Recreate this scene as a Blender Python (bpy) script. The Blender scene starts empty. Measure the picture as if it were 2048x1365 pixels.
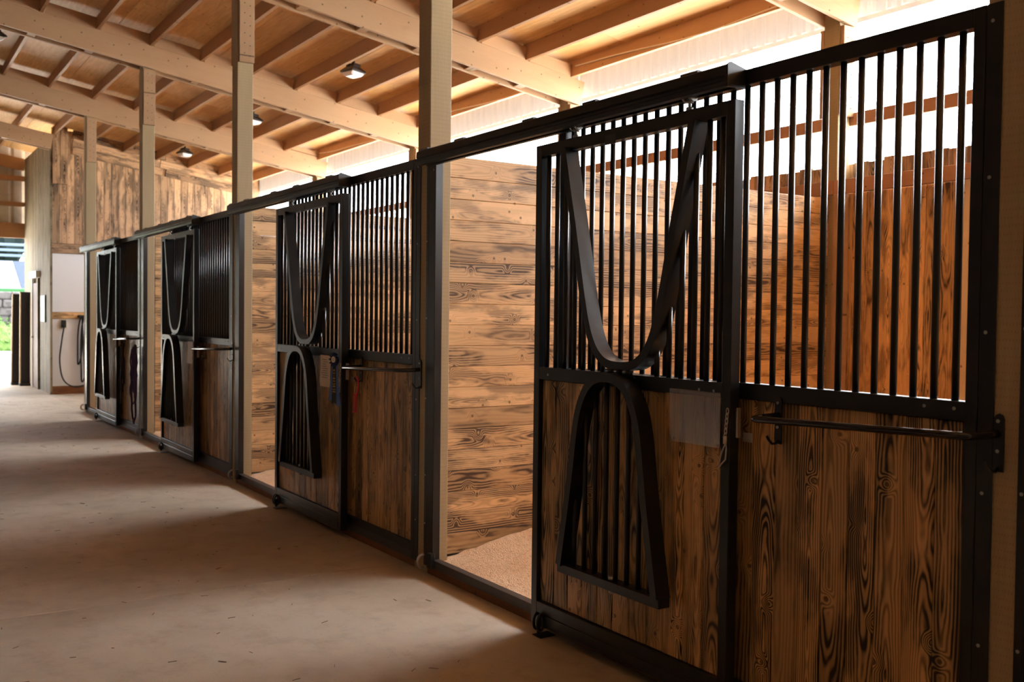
import bpy, bmesh, math, random
from math import pi, sin, cos, radians
from mathutils import Vector, Matrix, Euler
random.seed(7)
S = bpy.context.scene
COL = S.collection

# ------------------------------------------------------------------ camera, sky, sun, exposure
cd = bpy.data.cameras.new('camera'); cam = bpy.data.objects.new('camera', cd); COL.objects.link(cam)
yaw, pit, rol = .58137, -.02599, .01142
F = Vector((cos(yaw)*cos(pit), -sin(yaw)*cos(pit), sin(pit)))
R0 = Vector((-sin(yaw), -cos(yaw), 0)); U0 = R0.cross(F)
Rr = R0*cos(rol)+U0*sin(rol); Uu = -R0*sin(rol)+U0*cos(rol)
M = Matrix((Rr, Uu, -F)).transposed().to_4x4(); M.translation = Vector((-1.71877, 2.82495, 1.562))
cam.matrix_world = M
cd.sensor_width = 36; cd.lens = 1969.913/2048*36; cd.clip_start = .05; cd.clip_end = 400
cd.dof.use_dof = True; cd.dof.focus_distance = 4.6; cd.dof.aperture_fstop = 4.0
S.camera = cam
w = bpy.data.worlds.new('sky'); S.world = w; w.use_nodes = True
_t = w.node_tree; bg = _t.nodes['Background']; bg.inputs[0].default_value = (.90, .95, 1, 1)
# hazy bright sky, brightest round the veiled sun that stands behind the stalls
_c = _t.nodes.new('ShaderNodeTexCoord'); _d = _t.nodes.new('ShaderNodeVectorMath'); _d.operation = 'DOT_PRODUCT'
_d.inputs[1].default_value = Vector((.12, -.80, .60)).normalized(); _t.links.new(_c.outputs['Generated'], _d.inputs[0])
_m = _t.nodes.new('ShaderNodeMath'); _m.operation = 'MAXIMUM'; _m.inputs[1].default_value = 0; _t.links.new(_d.outputs['Value'], _m.inputs[0])
_p = _t.nodes.new('ShaderNodeMath'); _p.operation = 'POWER'; _p.inputs[1].default_value = 6; _t.links.new(_m.outputs[0], _p.inputs[0])
_a = _t.nodes.new('ShaderNodeMath'); _a.operation = 'MULTIPLY_ADD'; _a.inputs[1].default_value = 30; _a.inputs[2].default_value = 6; _t.links.new(_p.outputs[0], _a.inputs[0])
_t.links.new(_a.outputs[0], bg.inputs[1])
sd = bpy.data.lights.new('sun', 'SUN'); so = bpy.data.objects.new('sun', sd); COL.objects.link(so)
sd.energy = 15; sd.angle = .03; sd.color = (1, .95, .86); so.location = (5, -20, 30)
so.rotation_euler = Vector((.08, -.36, .93)).to_track_quat('Z', 'Y').to_euler()
S.view_settings.view_transform = 'Standard'; S.view_settings.look = 'None'
S.view_settings.gamma = 1; S.view_settings.use_curve_mapping = False
S.view_settings.exposure = .72
cy = S.cycles
cy.use_denoising = True
cy.max_bounces = 10; cy.diffuse_bounces = 8; cy.glossy_bounces = 3; cy.transmission_bounces = 4; cy.transparent_max_bounces = 8
cy.caustics_reflective = False; cy.caustics_refractive = False; cy.sample_clamp_indirect = 12

# ------------------------------------------------------------------ material helpers
class NT:
    def __init__(s, name):
        s.m = bpy.data.materials.new(name); s.m.use_nodes = True
        s.t = s.m.node_tree; s.n = s.t.nodes; s.b = s.n['Principled BSDF']; s.out = s.n['Material Output']
    def link(s, a, b): s.t.links.new(a, b)
    def put(s, sock, v):
        if hasattr(v, 'is_linked') or hasattr(v, 'links'): s.link(v, sock)
        elif isinstance(v, (tuple, list)):
            sock.default_value = (*v, 1) if len(v) == 3 and len(sock.default_value) == 4 else v
        else: sock.default_value = v
    def math(s, op, *a, clamp=False):
        n = s.n.new('ShaderNodeMath'); n.operation = op; n.use_clamp = clamp
        for i, v in enumerate(a): s.put(n.inputs[i], v)
        return n.outputs[0]
    def vm(s, op, a, b):
        n = s.n.new('ShaderNodeVectorMath'); n.operation = op
        s.put(n.inputs[0], a); s.put(n.inputs[1], b); return n.outputs[0]
    def comb(s, x, y, z):
        n = s.n.new('ShaderNodeCombineXYZ')
        for i, v in enumerate((x, y, z)): s.put(n.inputs[i], v)
        return n.outputs[0]
    def sep(s, v):
        n = s.n.new('ShaderNodeSeparateXYZ'); s.put(n.inputs[0], v); return n.outputs
    def coord(s, k='Object'): return s.n.new('ShaderNodeTexCoord').outputs[k]
    def rnd(s): return s.n.new('ShaderNodeObjectInfo').outputs['Random']
    def noise(s, vec, scale=1, detail=3, rough=.5):
        n = s.n.new('ShaderNodeTexNoise'); s.put(n.inputs['Vector'], vec); s.put(n.inputs['Scale'], scale)
        n.inputs['Detail'].default_value = detail; n.inputs['Roughness'].default_value = rough
        return n.outputs[0]
    def ramp(s, v, a, b, lo=0, hi=1, smooth=True):
        n = s.n.new('ShaderNodeMapRange'); n.interpolation_type = 'SMOOTHSTEP' if smooth else 'LINEAR'
        s.put(n.inputs[0], v)
        for i, q in enumerate((a, b, lo, hi)): s.put(n.inputs[i+1], q)
        return n.outputs[0]
    def mix(s, f, a, b, mode='MIX'):
        n = s.n.new('ShaderNodeMix'); n.data_type = 'RGBA'; n.blend_type = mode
        s.put(n.inputs[0], f); s.put(n.inputs[6], a); s.put(n.inputs[7], b); return n.outputs[2]
    def bump(s, h, strength=.3, dist=.003):
        n = s.n.new('ShaderNodeBump'); n.inputs['Strength'].default_value = strength; n.inputs['Distance'].default_value = dist
        s.link(h, n.inputs['Height']); s.link(n.outputs[0], s.b.inputs['Normal'])
    def done(s, col=None, rough=None, metal=None, spec=None):
        if col is not None: s.put(s.b.inputs['Base Color'], col)
        if rough is not None: s.put(s.b.inputs['Roughness'], rough)
        if metal is not None: s.b.inputs['Metallic'].default_value = metal
        if spec is not None: s.b.inputs['Specular IOR Level'].default_value = spec
        return s.m

def plain(name, col, rough=.5, metal=0, spec=.5):
    return NT(name).done(col, rough, metal, spec)

def wood(name, light, mid, dark, char=.7, c0=.42, c1=.68, ring=.5, rough=.6, knots=True, freq=900., spread=.03, vary=.18, bump=.25):
    """long axis = local Z, width = local X"""
    t = NT(name); X, Y, Z = t.sep(t.coord()); r = t.rnd()
    r2 = t.math('FRACT', t.math('MULTIPLY', r, 17.31))
    z = t.math('ADD', Z, t.math('MULTIPLY', r, 37.0))
    x = t.math('ADD', X, t.math('MULTIPLY', t.math('SUBTRACT', r2, .5), .07))
    n1 = t.noise(t.comb(t.math('MULTIPLY', x, 3.5), t.math('MULTIPLY', r, 9.), t.math('MULTIPLY', z, 1.15)), 1, 3)
    wob = t.noise(t.comb(t.math('MULTIPLY', x, 18), r, t.math('MULTIPLY', z, 7)), 1, 2)
    h = t.math('ADD', t.math('MULTIPLY', t.math('SUBTRACT', n1, .36), spread*6), t.math('MULTIPLY', t.math('SUBTRACT', wob, .5), .010))
    if knots:
        v = t.n.new('ShaderNodeTexVoronoi'); v.voronoi_dimensions = '2D'; v.inputs['Scale'].default_value = 4.2
        t.link(t.comb(t.math('ADD', x, t.math('MULTIPLY', r, 5.)), z, 0), v.inputs['Vector'])
        d = t.math('DIVIDE', v.outputs['Distance'], 4.2)
        K = t.ramp(d, 0., .05, 1, 0)
        h = t.math('ADD', h, t.math('MULTIPLY', K, .045))
    rr = t.math('SQRT', t.math('ADD', t.math('MULTIPLY', x, x), t.math('MULTIPLY', h, h)))
    rg = t.math('MULTIPLY_ADD', t.math('SINE', t.math('MULTIPLY', rr, t.math('MULTIPLY', t.math('MULTIPLY_ADD', r2, .8, .6), freq))), .5, .5)
    rg = t.math('POWER', rg, 1.6)
    fine = t.noise(t.comb(t.math('MULTIPLY', x, 260), t.math('MULTIPLY', Y, 60), t.math('MULTIPLY', z, 5)), 1, 2)
    blot = t.noise(t.comb(t.math('MULTIPLY', x, 9), t.math('MULTIPLY', r, 31.), t.math('MULTIPLY', z, 2.6)), 1, 4, .55)
    cm = t.ramp(blot, c0, c1)
    strk = t.ramp(t.noise(t.comb(t.math('MULTIPLY', x, 34), t.math('MULTIPLY', r, 7.), t.math('MULTIPLY', z, .7)), 1, 2), .48, .72)
    r3 = t.math('FRACT', t.math('MULTIPLY', r, 91.7)); rg = t.math('MULTIPLY', rg, t.math('MULTIPLY_ADD', r3, .75, .35))
    # burnt late wood: the rings show darkest in the charred blotches
    dk = t.math('ADD', t.math('MULTIPLY', cm, t.math('MULTIPLY_ADD', rg, .65, .35)), t.math('MULTIPLY_ADD', rg, ring*.45, t.math('MULTIPLY', strk, ring*.30)), clamp=True)
    dk = t.math('MULTIPLY', dk, char, clamp=True)
    base = t.mix(t.math('MULTIPLY', fine, t.ramp(n1, .3, .7)), light, mid)
    base = t.mix(t.math('MULTIPLY', rg, ring), base, mid)
    c = t.mix(dk, base, dark)
    if knots:
        c = t.mix(t.ramp(d, .006, .011, .85, 0), c, tuple(q*.28 for q in mid))
    c = t.mix(1, c, t.comb(*[t.math('MULTIPLY_ADD', r2, vary*2, 1-vary)]*3), 'MULTIPLY')
    t.bump(t.math('SUBTRACT', t.math('MULTIPLY', fine, .4), t.math('ADD', rg, cm)), bump, .0012)
    return t.done(c, rough, spec=.35)

M_FRONT = wood('charred_pine_front', (.80, .51, .225), (.48, .275, .105), (.018, .010, .007), .98, .43, .60, 1., .38, freq=640, vary=.28)
M_PART = wood('charred_pine_partition', (.76, .51, .275), (.58, .34, .15), (.055, .030, .022), .95, .43, .59, .50, .5, freq=520, vary=.22)
M_BACK = wood('charred_pine_back', (.88, .55, .25), (.70, .37, .135), (.045, .020, .011), .93, .45, .61, .55, .5, freq=560, vary=.25)
M_CLAD = wood('charred_pine_cladding', (.66, .43, .25), (.42, .235, .12), (.030, .019, .015), .97, .44, .60, .85, .6, vary=.32)
M_GREY = wood('weathered_pine_cladding', (.33, .26, .155), (.20, .145, .08), (.06, .042, .025), .8, .40, .66, .7, .7, freq=600)
M_FIR = wood('douglas_fir_timber', (.50, .33, .20), (.42, .25, .14), (.20, .10, .055), .5, .62, .85, .25, .6, spread=.05, freq=520, vary=.1)
M_FIRD = wood('douglas_fir_purlin', (.44, .25, .13), (.35, .18, .085), (.16, .08, .04), .45, .6, .85, .22, .6, spread=.05, freq=520, vary=.12)
M_LUM = wood('rear_rail_lumber', (.52, .28, .165), (.42, .20, .11), (.2, .09, .05), .4, .6, .85, .2, .6, spread=.05, freq=520, vary=.1)
M_PALE = wood('pale_stud', (.72, .56, .38), (.62, .44, .26), (.4, .26, .14), .3, .6, .85, .2, .6, freq=520)
M_CURB = wood('stained_curb_timber', (.30, .13, .05), (.2, .075, .028), (.06, .025, .012), .7, .45, .7, .4, .75)

M_DIM = wood('low_bounce_dark_wood', (.10, .06, .035), (.07, .04, .022), (.02, .012, .008), .7, .45, .7, .4, .75)  # dark tone given to unseen walls to cut light bounced into the aisle
def mk_treated():
    t = NT('pressure_treated_timber'); X, Y, Z = t.sep(t.coord()); r = t.rnd()
    z = t.math('ADD', Z, t.math('MULTIPLY', r, 11.))
    big = t.noise(t.comb(t.math('MULTIPLY', X, 5), t.math('MULTIPLY', Y, 5), t.math('MULTIPLY', z, .9)), 1, 3)
    gr = t.noise(t.comb(t.math('MULTIPLY', X, 120), t.math('MULTIPLY', Y, 120), t.math('MULTIPLY', z, 4)), 1, 2)
    # small incisor slits of treated lumber in staggered rows
    a = t.math('SINE', t.math('MULTIPLY', z, 260.)); row = t.math('ADD', t.math('MULTIPLY', X, 1), t.math('MULTIPLY', Y, 1))
    b = t.math('SINE', t.math('ADD', t.math('MULTIPLY', row, 620.), t.math('MULTIPLY', z, 130.)))
    sl = t.math('MULTIPLY', t.ramp(a, .3, .9), t.ramp(b, .3, .9))
    c = t.mix(big, (.38, .30, .17), (.56, .45, .285))
    c = t.mix(t.math('MULTIPLY', gr, .35), c, (.25, .18, .10))
    c = t.mix(t.math('MULTIPLY', sl, .35), c, (.22, .17, .09))
    t.bump(t.math('SUBTRACT', t.math('MULTIPLY', gr, .5), sl), .35, .0015)
    return t.done(c, .75, spec=.25)
M_POST = mk_treated()

def mk_ply():
    t = NT('plywood_sheathing'); X, Y, Z = t.sep(t.coord()); r = t.rnd(); r2 = t.math('FRACT', t.math('MULTIPLY', r, 7.7))
    y = t.math('ADD', Y, t.math('MULTIPLY', r, 23.)); x = t.math('ADD', X, t.math('MULTIPLY', r, 51.))
    gr = t.noise(t.comb(t.math('MULTIPLY', x, 2.2), t.math('MULTIPLY', y, 30.), 0), 1, 4, .6)
    flame = t.math('MULTIPLY_ADD', t.math('SINE', t.math('MULTIPLY', t.noise(t.comb(t.math('MULTIPLY', x, .8), t.math('MULTIPLY', y, 5.), 3.), 1, 2), 60.)), .5, .5)
    st = t.noise(t.comb(t.math('MULTIPLY', x, .8), t.math('MULTIPLY', y, 1.6), 7.), 1, 3)
    c = t.mix(t.ramp(gr, .35, .7), (.80, .50, .215), (.68, .385, .14))
    c = t.mix(t.math('MULTIPLY', flame, .22), c, (.50, .28, .11))
    c = t.mix(t.ramp(st, .45, .68, 0, .75), c, (.52, .26, .09))
    c = t.mix(t.ramp(r2, .6, 1, 0, .5), c, (.52, .31, .14))
    v = t.n.new('ShaderNodeTexVoronoi'); v.voronoi_dimensions = '2D'; v.inputs['Scale'].default_value = 2.6
    t.link(t.comb(x, y, 0), v.inputs['Vector'])
    c = t.mix(t.ramp(v.outputs['Distance'], .02, .05, .6, 0), c, (.22, .10, .045))
    t.bump(gr, .15, .002)
    return t.done(c, .6, spec=.35)
M_PLY = mk_ply()

def mk_steel():
    t = NT('black_powder_coated_steel'); o = t.coord()
    n = t.noise(o, 9, 4); s = t.noise(o, 190, 2)
    c = t.mix(t.ramp(n, .5, .8), (.007, .0065, .007), (.015, .014, .014))
    t.bump(s, .08, .0008)
    return t.done(c, t.math('MULTIPLY_ADD', n, .18, .24), 0, .5)
M_STEEL = mk_steel()
M_ROD = plain('glossy_black_tube', (.012, .011, .012), .12)
M_SILL = plain('scuffed_steel_sill', (.05, .045, .045), .4)
M_ZINC = plain('zinc_hardware', (.62, .58, .50), .35, .9)
M_CAST = plain('galvanised_fitting', (.42, .42, .40), .45, .8)

def mk_concrete():
    t = NT('aisle_concrete'); o = t.coord()
    X, Y, Z = t.sep(o)
    a = t.noise(t.comb(X, Y, 0), .55, 5, .6); b = t.noise(t.comb(X, Y, 2), 4.5, 6, .65); c = t.noise(t.comb(X, Y, 5), 60, 3)
    sw = t.noise(t.comb(t.math('MULTIPLY', X, 1.2), t.math('MULTIPLY', Y, 9), 8), 1, 3)
    k = t.mix(t.ramp(a, .35, .65), (.40, .34, .255), (.57, .49, .385))
    k = t.mix(t.ramp(b, .45, .75, 0, .55), k, (.33, .255, .18))
    k = t.mix(t.ramp(sw, .5, .75, 0, .3), k, (.45, .37, .29))
    k = t.mix(t.ramp(c, .62, .75, 0, .4), k, (.24, .18, .12))
    t.bump(t.math('ADD', b, t.math('MULTIPLY', c, .3)), .12, .004)
    return t.done(k, t.math('MULTIPLY_ADD', b, .25, .55), spec=.35)
M_CONC = mk_concrete()

def mk_shav():
    t = NT('pine_shavings'); o = t.coord()
    a = t.noise(o, 2.2, 4); b = t.noise(o, 38, 4, .7); c = t.noise(o, 120, 2)
    k = t.mix(t.ramp(a, .35, .7), (.86, .63, .42), (.78, .53, .33))
    k = t.mix(t.ramp(b, .5, .72, 0, .7), k, (.55, .30, .16))
    k = t.mix(t.ramp(c, .66, .74, 0, .5), k, (.22, .15, .08))
    t.bump(t.math('ADD', b, c), .8, .012)
    return t.done(k, .9, spec=.1)
M_SHAV = mk_shav()
M_WHITE = plain('white_wall_panel', (.80, .82, .84), .35)
M_RUB = plain('black_rubber', (.015, .018, .018), .45)
M_LIGHTB = plain('light_housing', (.035, .03, .032), .45)
M_LENS = plain('frosted_lens', (.86, .82, .84), .3)
M_NAVY = plain('navy_satin', (.012, .03, .12), .45)
M_BLUE = plain('blue_satin', (.10, .22, .62), .4)
M_BLK = plain('black_satin', (.012, .012, .012), .5)
M_GOLD = plain('gold_print', (.75, .42, .06), .4)
M_CREAM = plain('cream_button', (.75, .68, .56), .5)
M_RED = plain('red_plastic', (.78, .03, .05), .35)
M_PAPER = plain('note_paper', (.88, .78, .62), .7)
M_INK = plain('faded_ink', (.25, .22, .2), .7)
M_PURP = plain('purple_rope', (.05, .02, .075), .8)
M_DROPE = plain('dark_halter_webbing', (.02, .012, .012), .8)
M_WIRE = plain('white_cable', (.78, .72, .66), .5)
M_DOORW = wood('brown_door', (.13, .05, .02), (.09, .035, .014), (.04, .015, .008), .7, .5, .8, .3, .5)
M_MINT = plain('pale_green_board', (.55, .72, .62), .5)
M_DARKP = plain('dark_rubber_panel', (.018, .016, .02), .6)
M_TRIMG = plain('green_trim', (.008, .09, .014), .5)
M_FENCE = plain('painted_rail', (.07, .10, .15), .6)

def mk_plexi():
    t = NT('clear_acrylic')
    tr = t.n.new('ShaderNodeBsdfTransparent'); gl = t.n.new('ShaderNodeBsdfGlossy'); df = t.n.new('ShaderNodeBsdfDiffuse')
    gl.inputs['Roughness'].default_value = .18; gl.inputs['Color'].default_value = (.8, .8, .8, 1); df.inputs['Color'].default_value = (.55, .5, .46, 1)
    m1 = t.n.new('ShaderNodeMixShader'); m1.inputs[0].default_value = .35; t.link(gl.outputs[0], m1.inputs[1]); t.link(df.outputs[0], m1.inputs[2])
    m2 = t.n.new('ShaderNodeMixShader'); m2.inputs[0].default_value = .30; t.link(tr.outputs[0], m2.inputs[1]); t.link(m1.outputs[0], m2.inputs[2])
    t.link(m2.outputs[0], t.out.inputs['Surface']); return t.m
M_PLEX = mk_plexi()

def mk_poly():
    t = NT('translucent_ribbed_panel')
    tl = t.n.new('ShaderNodeBsdfTranslucent'); tl.inputs[0].default_value = (.9, .93, .96, 1)
    m = t.n.new('ShaderNodeMixShader'); m.inputs[0].default_value = .055
    t.b.inputs['Base Color'].default_value = (.45, .48, .52, 1)
    t.link(t.b.outputs[0], m.inputs[1]); t.link(tl.outputs[0], m.inputs[2]); t.link(m.outputs[0], t.out.inputs['Surface']); return t.m
M_POLY = mk_poly()

def mk_noise2(name, a, b, sc, rough=.9, lo=.4, hi=.65, bump=.3, bd=.02):
    t = NT(name); n = t.noise(t.coord(), sc, 5, .65); t.bump(n, bump, bd)
    return t.done(t.mix(t.ramp(n, lo, hi), a, b), rough, spec=.2)
M_GRAVEL = mk_noise2('pale_gravel', (.74, .70, .62), (.60, .56, .48), 9)
M_GRASS = mk_noise2('dry_grass', (.12, .12, .055), (.085, .10, .035), 2)
M_LEAF = mk_noise2('green_leaves', (.06, .11, .025), (.022, .05, .010), 6)
M_DLEAF = mk_noise2('dark_conifer', (.004, .010, .010), (.002, .006, .006), 4)
M_STONE = mk_noise2('retaining_stone', (.06, .055, .055), (.03, .028, .028), 5)
M_ROOFG = mk_noise2('grey_shingle', (.055, .065, .085), (.035, .043, .06), 12)
M_ROOFD = mk_noise2('dark_blue_shingle', (.010, .017, .032), (.006, .011, .022), 12)
M_SIDING = mk_noise2('cream_metal_siding', (.56, .50, .42), (.46, .40, .33), 1.2, .5, bump=.02)

# ------------------------------------------------------------------ mesh helpers
def link(name, data, parent=None, loc=(0, 0, 0), rot=(0, 0, 0)):
    o = bpy.data.objects.new(name, data); COL.objects.link(o)
    o.location = loc; o.rotation_euler = rot
    if parent is not None: o.parent = parent
    return o
def empty(name, loc=(0, 0, 0), rot=(0, 0, 0), parent=None):
    o = link(name, None, parent, loc, rot); o.empty_display_size = .1; return o
def tag(o, label, cat, group=None, kind=None):
    o['label'] = label; o['category'] = cat
    if group: o['group'] = group
    if kind: o['kind'] = kind
    return o
def struct(name, loc=(0, 0, 0), data=None, label=None):
    o = link(name, data, None, loc); o['kind'] = 'structure'
    if data is None: o.empty_display_size = .1
    if label: o['label'] = label
    return o
_cache = {}
def bm_mesh(bm, name, mat):
    me = bpy.data.meshes.new(name); bm.to_mesh(me); bm.free(); me.materials.append(mat); return me
def box_into(bm, c, s, bev=0, rot=None):
    r = bmesh.ops.create_cube(bm, size=1); vs = r['verts']
    for v in vs: v.co = Vector((v.co.x*s[0], v.co.y*s[1], v.co.z*s[2]))
    if bev:
        es = list({e for v in vs for e in v.link_edges})
        q = bmesh.ops.bevel(bm, geom=es, offset=bev, segments=1, affect='EDGES', profile=.5)
        vs = list({v for f in q['faces'] for v in f.verts} | {v for v in vs if v.is_valid})
    for v in vs:
        if rot is not None: v.co = rot @ v.co
        v.co += Vector(c)
    return vs
def box(sx, sy, sz, mat, bev=.002):
    k = ('b', round(sx, 4), round(sy, 4), round(sz, 4), mat.name, bev)
    if k not in _cache:
        bm = bmesh.new(); box_into(bm, (0, 0, 0), (sx, sy, sz), min(bev, .45*min(sx, sy, sz)))
        _cache[k] = bm_mesh(bm, 'box', mat)
    return _cache[k]
def B(name, x0, x1, y0, y1, z0, z1, mat, parent=None, bev=.002):
    """axis aligned box between two corners, its length along local Z"""
    return link(name, box(x1-x0, y1-y0, z1-z0, mat, bev), parent, ((x0+x1)/2, (y0+y1)/2, (z0+z1)/2))
def board_x(name, x0, x1, y, th, z0, z1, mat, parent=None, bev=.002):
    """horizontal board running along X (local Z -> world X, local X -> world Z)"""
    return link(name, box(z1-z0, th, x1-x0, mat, bev), parent, ((x0+x1)/2, y, (z0+z1)/2), (0, pi/2, 0))
def board_y(name, x, th, y0, y1, z0, z1, mat, parent=None, bev=.002):
    """horizontal board running along Y: local Z -> -world Y, local X -> world Z"""
    m = Matrix(((0, 1, 0), (0, 0, -1), (1, 0, 0)))   # columns: X->z? set below
    m = Matrix((Vector((0, 0, 1)), Vector((1, 0, 0)), Vector((0, 1, 0)))).transposed()
    o = link(name, box(z1-z0, th, abs(y1-y0), mat, bev), parent, (x, (y0+y1)/2, (z0+z1)/2)); o.rotation_euler = m.to_euler(); return o
def cyl(r, h, mat, n=12):
    k = ('c', round(r, 4), round(h, 4), mat.name, n)
    if k not in _cache:
        bm = bmesh.new(); bmesh.ops.create_cone(bm, cap_ends=True, segments=n, radius1=r, radius2=r, depth=h)
        for f in bm.faces: f.smooth = len(f.verts) == 4
        _cache[k] = bm_mesh(bm, 'bar', mat)
    return _cache[k]
def tube_mesh(pts, r, mat, n=8, closed=False, flat=None):
    """round tube (or flat w x h section) swept along points"""
    bm = bmesh.new(); pts = [Vector(p) for p in pts]; rings = []; N = len(pts); up = Vector((0, 0, 1)); prev = None
    for i, p in enumerate(pts):
        a = pts[i-1] if (i > 0 or closed) else p; b = pts[(i+1) % N] if (i < N-1 or closed) else p
        d = (b-a).normalized()
        if prev is None:
            q = d.cross(up); q = q if q.length > .05 else d.cross(Vector((0, 1, 0)))
            q.normalize()
        else:
            q = (prev-d*prev.dot(d)).normalized()
        prev = q; s = d.cross(q)
        rings.append([bm.verts.new(p+q*cos(2*pi*k/n)*r+s*sin(2*pi*k/n)*r) for k in range(n)])
    for i in range(N if closed else N-1):
        A, C = rings[i], rings[(i+1) % N]
        for k in range(n):
            f = bm.faces.new((A[k], A[(k+1) % n], C[(k+1) % n], C[k])); f.smooth = True
    if not closed: bm.faces.new(rings[0][::-1]); bm.faces.new(rings[-1])
    bmesh.ops.recalc_face_normals(bm, faces=bm.faces)
    return bm_mesh(bm, 'tube', mat)
def ribbon_mesh(path, wdt, dep, y0, mat, closed=False):
    """square section tube whose centre line lies in the XZ plane: width wdt in plane, from y0 to y0+dep"""
    bm = bmesh.new(); N = len(path); P = [Vector((p[0], 0, p[1])) for p in path]; rings = []
    for i, p in enumerate(P):
        a = P[i-1] if (i > 0 or closed) else None; b = P[(i+1) % N] if (i < N-1 or closed) else None
        d1 = (p-a).normalized() if a is not None else (b-p).normalized()
        d2 = (b-p).normalized() if b is not None else d1
        n1 = Vector((-d1.z, 0, d1.x)); n2 = Vector((-d2.z, 0, d2.x)); m = (n1+n2).normalized()
        k = wdt/2/max(.35, m.dot(n1))
        rings.append([bm.verts.new(p+m*s*k+Vector((0, y, 0))) for s, y in ((1, y0), (1, y0+dep), (-1, y0+dep), (-1, y0))])
    for i in range(N if closed else N-1):
        A, C = rings[i], rings[(i+1) % N]
        for k in range(4): bm.faces.new((A[k], A[(k+1) % 4], C[(k+1) % 4], C[k]))
    if not closed: bm.faces.new(rings[0][::-1]); bm.faces.new(rings[-1])
    bmesh.ops.recalc_face_normals(bm, faces=bm.faces)
    return bm_mesh(bm, 'frame', mat)
def prism_x(profile, x0, x1, mat):
    """profile of (y, z) extruded along X"""
    bm = bmesh.new(); a = [bm.verts.new((x0, y, z)) for y, z in profile]; b = [bm.verts.new((x1, y, z)) for y, z in profile]
    n = len(a); bm.faces.new(a); bm.faces.new(b[::-1])
    for i in range(n): bm.faces.new((a[i], a[(i+1) % n], b[(i+1) % n], b[i]))
    bmesh.ops.recalc_face_normals(bm, faces=bm.faces); return bm_mesh(bm, 'profile', mat)
def poly_y(pts, y0, y1, mat):
    bm = bmesh.new(); a = [bm.verts.new((x, y0, z)) for x, z in pts]; b = [bm.verts.new((x, y1, z)) for x, z in pts]
    n = len(a); bm.faces.new(a); bm.faces.new(b[::-1])
    for i in range(n): bm.faces.new((a[i], a[(i+1) % n], b[(i+1) % n], b[i]))
    bmesh.ops.recalc_face_normals(bm, faces=bm.faces); return bm_mesh(bm, 'plate', mat)
def copy_tree(o, dx, parent=None, skip=()):
    c = o.copy(); COL.objects.link(c)
    c.parent = parent
    if parent is None: c.location.x += dx
    for ch in KIDS.get(o.name, ()):
        copy_tree(ch, 0, c)
    return c
KIDS = {}
def index_kids(o):
    KIDS[o.name] = list(o.children)
    for c in o.children: index_kids(c)

W = 3.66
SL = .158; SA = math.atan(SL)
def gtop(y): return 4.21+SL*(y+3.76)
YW = 7.2          # far side wall of the aisle
X0, X1 = -7.2, 21.8

# ------------------------------------------------------------------ floor, ground
fl = struct('floor')
jx = [X0-.2, -3.5, 3.8, 11.1, 18.4, 22.3]
for a, b in zip(jx, jx[1:]):
    for y0, y1 in ((-.012, 2.75), (2.756, YW)):
        B('slab', a+.003, b-.003, y0, y1, -.12, 0, M_CONC, fl, .003)
B('slab', 14.66, X1, -3.9, -.016, -.12, -.002, M_CONC, fl, .003)
gr = struct('ground', data=None); 
bm = bmesh.new(); bmesh.ops.create_grid(bm, x_segments=2, y_segments=2, size=.5)
for v in bm.verts: v.co = Vector((v.co.x*160+20, v.co.y*160, -.14))
link('gravel_surface', bm_mesh(bm, 'gravel', M_GRAVEL), gr)
bm = bmesh.new(); bmesh.ops.create_grid(bm, x_segments=2, y_segments=2, size=.5)
for v in bm.verts: v.co = Vector((31+v.co.x*18, -2+v.co.y*40, -.02))
link('gravel_yard', bm_mesh(bm, 'gravel', M_GRAVEL), gr)

# ------------------------------------------------------------------ roof (ceiling): sheathing, purlins, girders
ce = struct('ceiling')
def roof_piece(name, x0, x1, y0, y1, off, th, mat, longx=False):
    """piece lying in the roof plane, its underside 'off' above the girder tops"""
    ym = (y0+y1)/2; L = (y1-y0)/cos(SA)
    if longx:   # long axis along X
        me = box(L, th, x1-x0, mat, .003)
        m = Matrix((Vector((0, 1, 0)), Vector((0, 0, 1)), Vector((1, 0, 0)))).transposed()
    else:
        me = box(x1-x0, L, th, mat, .002); m = Matrix.Identity(3)
    o = link(name, me, ce, ((x0+x1)/2, ym, gtop(ym)+off+th/2)); o.rotation_euler = (Matrix.Rotation(SA, 3, 'X') @ m).to_euler()
    return o
py = [-3.76+.608*k for k in range(16)]
for k, y in enumerate(py):
    for n in range(-2, 6):
        xa, xb = n*W-.06, (n+1)*W-.08
        if n == 5: xb = 22.0
        if y < -.1 and n == 5: continue
        roof_piece('purlin', xa, xb-.02, y-.019, y+.019, 0, .185, M_FIRD)
# make the purlins look lengthwise grained: separate mesh orientation
for o in [o for o in ce.children if o.name.startswith('purlin')]:
    xs = [v.co.x for v in o.data.vertices]; Lx = max(xs)-min(xs)
    o.data = box(.185, .038, Lx, M_FIRD, .003)
    m = Matrix((Vector((0, 0, 1)), Vector((0, 1, 0)), Vector((-1, 0, 0)))).transposed()
    o.rotation_euler = (Matrix.Rotation(SA, 3, 'X') @ m).to_euler()
row = 0; y = -4.62
while y < YW+.3:
    y2 = y+1.216; x = X0-1.2+(1.22 if row % 2 else 0)-2.44
    while x < 22.2:
        roof_piece('plywood_sheet', x+.002, x+2.438, y+.002, y2-.002, .186, .014, M_PLY)
        x += 2.44
    y = y2; row += 1
roof_piece('roof_sun_block', X0-1.3, 22.3, -4.75, YW+.4, .206, .02, M_DIM)  # unseen cover added above the sheets to stop sun leaking through joints
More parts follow.
